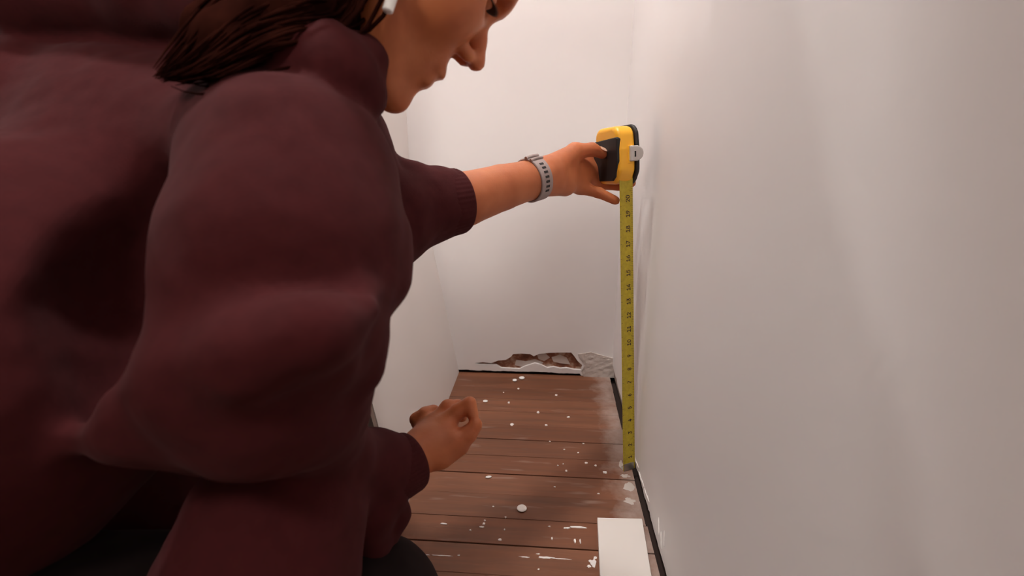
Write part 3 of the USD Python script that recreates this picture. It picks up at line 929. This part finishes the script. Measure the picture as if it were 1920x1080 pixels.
# hood: thrown back roll behind the neck, collar up to the jaw
hd.chain([(P(480, 20, 0.47), 0.045), (P(300, -10, 0.50), 0.048), (P(80, 0, 0.53), 0.048), (P(-50, 20, 0.58), 0.045), (P(0, 20, 0.66), 0.045), (P(200, 0, 0.70), 0.045), (P(420, 60, 0.66), 0.04)], 0.014)
hd.cap(P(60, 60, 0.60), P(330, 40, 0.60), 0.05, 0.05, 0.03)
hd.chain([(P(470, 100, 0.47), 0.030), (P(570, 112, 0.435), 0.032), (P(640, 140, 0.425), 0.030), (P(684, 178, 0.435), 0.019)], 0.010)
hd.chain([(P(640, 120, 0.44), 0.034), (P(684, 110, 0.445), 0.017), (P(690, 180, 0.445), 0.012)], 0.014)
hd.chain([(P(684, 110, 0.445), 0.017), (P(700, 90, 0.50), 0.014), (P(690, 130, 0.55), 0.018)], 0.014)
hm = surface(hd, (-0.84, 0.04, 0.05), (0.02, 0.80, 0.86), 0.0040)
smooth_mesh(hm, 5)
q = hm.vertices
hm = displace(hm, 0.013 * (meshkit.fbm(q * [9, 9, 6], 3, 5) - 0.5) + 0.0035 * (meshkit.fbm(q * 34, 2, 9) - 0.5))
hoodie = obj("hoodie", hm, M_HOODIE, person, smooth=True, label="maroon hooded sweatshirt")


def cuff(c, d, length, ra, rb, up, ribs=44):
    """A ribbed cuff around the axis d."""
    d = d / np.linalg.norm(d)
    a = np.cross(d, up)
    a /= np.linalg.norm(a)
    b = np.cross(a, d)
    th = np.linspace(0, 2 * math.pi, ribs * 4, endpoint=False)
    prof = [(-0.5, 1.02, 0), (-0.42, 1.07, 1), (0.0, 1.08, 1), (0.42, 1.05, 1), (0.5, 1.01, 0), (0.48, 0.93, 0), (-0.3, 0.90, 0)]
    v = []
    for t, k, rib in prof:
        w = k + rib * 0.007 * np.sin(th * ribs)
        v.append(c + d * t * length + (np.cos(th) * w * ra)[:, None] * a + (np.sin(th) * w * rb)[:, None] * b)
    n, m = len(th), len(prof)
    v = np.vstack(v)
    f = []
    for i in range(m - 1):
        for j in range(n):
            k = (j + 1) % n
            f += [(i * n + j, i * n + k, (i + 1) * n + k), (i * n + j, (i + 1) * n + k, (i + 1) * n + j)]
    t = trimesh.Trimesh(v, np.array(f), process=False)
    if np.einsum("ij,ij->i", t.triangles_center - c, t.face_normals).sum() < 0:
        t.invert()
    return t


CL0, CL1 = P(806, 386, 0.632), P(858, 377.5, 0.655)
obj("cuff", cuff((CL0 + CL1) / 2, CL1 - CL0, np.linalg.norm(CL1 - CL0) * 1.12, 0.0405, 0.0400, UP), M_RIB, hoodie, smooth=40, label="ribbed cuff of the raised sleeve")
CR0, CR1 = P(712, 895, 0.562), P(762, 868, 0.588)
obj("cuff", cuff((CR0 + CR1) / 2, CR1 - CR0, 0.050, 0.0335, 0.0335, UP), M_RIB, hoodie, smooth=40, label="ribbed cuff of the lowered sleeve")

# ------------------------------------------------------------------ trousers and shoes
tr = Shape(0.03)
KR, KL = np.array([-0.185, 0.43, 0.085]), np.array([-0.33, 0.62, 0.085])
HR, HL = np.array([-0.60, 0.19, 0.215]), np.array([-0.66, 0.36, 0.215])
FR_, FL_ = np.array([-0.60, 0.20, 0.055]), np.array([-0.68, 0.40, 0.055])
tr.chain([(HR, 0.125), (KR, 0.075)])
tr.chain([(HL, 0.125), (KL, 0.075)])
tr.chain([(KR - [0, 0, 0.015], 0.068), (FR_ + [0, 0, 0.0], 0.048)], 0.012)
tr.chain([(KL - [0, 0, 0.015], 0.068), (FL_ + [0, 0, 0.0], 0.048)], 0.012)
tm = surface(tr, (-0.84, 0.02, -0.02), (-0.06, 0.76, 0.40), 0.007)
smooth_mesh(tm, 4)
tm.vertices[:, 2] = np.maximum(tm.vertices[:, 2], 0.001)
displace(tm, 0.006 * (meshkit.fbm(tm.vertices * 22, 3, 4) - 0.5))
tm.vertices[:, 2] = np.maximum(tm.vertices[:, 2], 0.001)
obj("trousers", tm, M_TROUSER, person, smooth=True, label="black trousers")
for fa, k in ((FR_, KR), (FL_, KL)):
    d = fa - k
    d[2] = 0
    d /= np.linalg.norm(d)
    sh = Shape(0.02)
    sh.chain([(fa + d * 0.02 + [0, 0, 0.005], 0.045), (fa + d * 0.09 - [0, 0, 0.008], 0.042), (fa + d * 0.19 - [0, 0, 0.018], 0.033)])
    sm = surface(sh, fa - 0.28, fa + 0.28, 0.008)
    smooth_mesh(sm, 3)
    sm.vertices[:, 2] = np.maximum(sm.vertices[:, 2], 0.001)
    obj("shoe", sm, M_SHOE, person, smooth=True)

# ------------------------------------------------------------------ hair
hr = Shape(0.02)
hr.ell(hp(-0.022, 0.062), AX, (0.094, 0.088, 0.082))
hr.chain([(hp(-0.06, 0.02, 0.03), 0.055), (P(640, 10, 0.450), 0.036), (P(540, 40, 0.430), 0.034), (P(430, 85, 0.412), 0.024), (P(320, 145, 0.395), 0.005)])
hr.chain([(hp(-0.06, 0.0, -0.02), 0.055), (P(520, 10, 0.47), 0.04), (P(400, 60, 0.44), 0.025)])
hr.ell(hp(0.062, -0.03, 0.0), AX, (0.085, 0.085, 0.062), 0.006, "s")
hs = surface(hr, (-0.55, 0.20, 0.50), (0.05, 0.75, 1.00), 0.0042)
smooth_mesh(hs, 3)
hair = obj("hair", hs, M_HAIR, person, smooth=True, label="long dark brown hair falling over the hood")
locks = []
r7 = np.random.default_rng(44)
for j in range(260):
    u = r7.uniform(0, 1)
    s0 = hp(-0.05 + r7.uniform(-0.03, 0.04), 0.03 + r7.uniform(-0.05, 0.05), 0.06 + r7.uniform(-0.01, 0.02))
    off = r7.normal(0, 1, 2)
    p1 = P(640 + off[0] * 26, 8 + off[1] * 26, 0.418 + r7.uniform(-0.004, 0.03))
    p2 = P(530 + off[0] * 26, 42 + off[1] * 30, 0.399 + r7.uniform(-0.004, 0.03))
    p3 = P(425 + off[0] * 20, 88 + off[1] * 24, 0.388 + r7.uniform(-0.003, 0.02))
    p4 = P(318 + 60 * u * u + off[0] * 14, 143 - 12 * u + off[1] * 6, 0.390 + r7.uniform(-0.003, 0.006))
    ctl = np.array([s0, p1, p2, p3, p4])
    tt_ = np.linspace(0, 4, 17)
    from scipy.interpolate import CubicSpline
    c = CubicSpline(np.arange(5), ctl)(tt_)
    locks.append(tube(c, np.interp(tt_, [0, 1, 3, 4], [0.0018, 0.0019, 0.0013, 0.0003]), 5))
for j in range(150):
    off = r7.normal(0, 1, 2)
    ctl = np.array([hp(-0.06 + r7.uniform(-0.03, 0.03), 0.04 + r7.uniform(-0.04, 0.04), 0.055), P(580 + off[0] * 26, -38 + off[1] * 22, 0.425 + r7.uniform(-0.004, 0.03)),
                    P(485 + off[0] * 24, 8 + off[1] * 24, 0.406 + r7.uniform(-0.004, 0.025)), P(405 + off[0] * 20, 62 + off[1] * 22, 0.394 + r7.uniform(-0.003, 0.02)), P(322 + off[0] * 15, 138 + off[1] * 8, 0.391 + r7.uniform(-0.003, 0.006))])
    locks.append(tube(CubicSpline(np.arange(5), ctl)(tt_), np.interp(tt_, [0, 1, 3, 4], [0.0019, 0.002, 0.0014, 0.0003]), 5))
tag(obj("hair_strands", join(locks), M_HAIR, hair, smooth=True), kind="stuff")

# ------------------------------------------------------------------ watch and earbud
strap = thing("wristwatch", "grey rubber watch strap with a row of slots around the raised wrist", "watch")
wc = P(999, 336.5, 0.733)
wd = P(1030, 327, 0.757) - P(960, 347, 0.708)
wd /= np.linalg.norm(wd)
wa = np.cross(wd, UP)
wa /= np.linalg.norm(wa)
wa *= -np.sign(wa @ FW)              # towards the lens
wb = np.cross(wa, wd)
wb *= np.sign(wb @ UP)
RA, RB, SW, ST = 0.0270, 0.0292, 0.0230, 0.0026


def wring(th, lift=0.0):
    """A point on the strap's outer face: th = 0 faces the lens, pi/2 up."""
    return wc + np.cos(th) * (RA + lift) * wa + np.sin(th) * (RB + lift) * wb


th = np.linspace(0, 2 * math.pi, 72, endpoint=False)
v = []
sec = [(-SW / 2, 0.0), (-SW / 2, ST * 0.6), (-SW / 2 + 0.001, ST), (SW / 2 - 0.001, ST), (SW / 2, ST * 0.6), (SW / 2, 0.0)]
for a in th:
    for x, l in sec:
        v.append(wring(a, l) + wd * x)
f = []
ns = len(sec)
for i in range(len(th)):
    k = (i + 1) % len(th)
    for j in range(ns):
        m = (j + 1) % ns
        f += [(i * ns + j, k * ns + j, k * ns + m), (i * ns + j, k * ns + m, i * ns + m)]
sm = trimesh.Trimesh(np.array(v), np.array(f), process=False)
if sm.volume < 0:
    sm.invert()
obj("strap", sm, M_STRAP, strap, smooth=40)
for j in range(7):
    a = 0.62 - j * 0.215
    o = wring(a, ST)
    nrm = np.cos(a) / RA * wa + np.sin(a) / RB * wb
    nrm /= np.linalg.norm(nrm)
    b = slab_rounded(sbox(-0.0034, -0.0013, 0.0034, 0.0013).buffer(0.0004), 0.0006, 0.0002)
    b.apply_transform(frame(o - nrm * 0.0003, wd, np.cross(nrm, wd), nrm))
    obj("slot", b, M_DARK, strap)
for a0, w0 in ((0.98, 0.0045), (1.28, 0.006)):
    seg = []
    for a in np.linspace(a0 - w0 / RA, a0 + w0 / RA, 5):
        seg.append(wring(a, ST))
    lo_, hi_ = [], []
    keep = tube(np.array([wring(a0, ST + 0.0002) - wd * SW / 2 * 1.06, wring(a0, ST + 0.0012), wring(a0, ST + 0.0002) + wd * SW / 2 * 1.06]), w0 / 2, 8, up=wring(a0, 0.01) - wring(a0))
    obj("keeper", keep, M_STRAP, strap, smooth=50)
o = wring(math.pi, ST)
cs = slab_rounded(Point(0, 0).buffer(0.016, 8), 0.009, 0.002)
cs.apply_transform(frame(o + wa * 0.0015, wd, np.cross(-wa, wd), -wa))
obj("watch_case", cs, M_DARK, strap, smooth=40)

bud = thing("earbud", "white wireless earbud with a short stem in the ear", "earbud")
e0, e1 = hp(0.002, 0.0, 0.080), None
e1 = P(726, 22, 0.398)
e0 = P(741, -22, 0.402)
obj("stem", tube([e1, e1 + (e0 - e1) * 0.06, e0 + (e1 - e0) * 0.1, e0], [0.0030, 0.0043, 0.0045, 0.0035], 14, up=FW), M_BUD, bud, smooth=50)
tip = trimesh.creation.icosphere(2, 0.0085)
tip.apply_translation(e0 + EU * 0.004 - ES * 0.004)
obj("ear_tip", tip, M_BUD, bud, smooth=True)
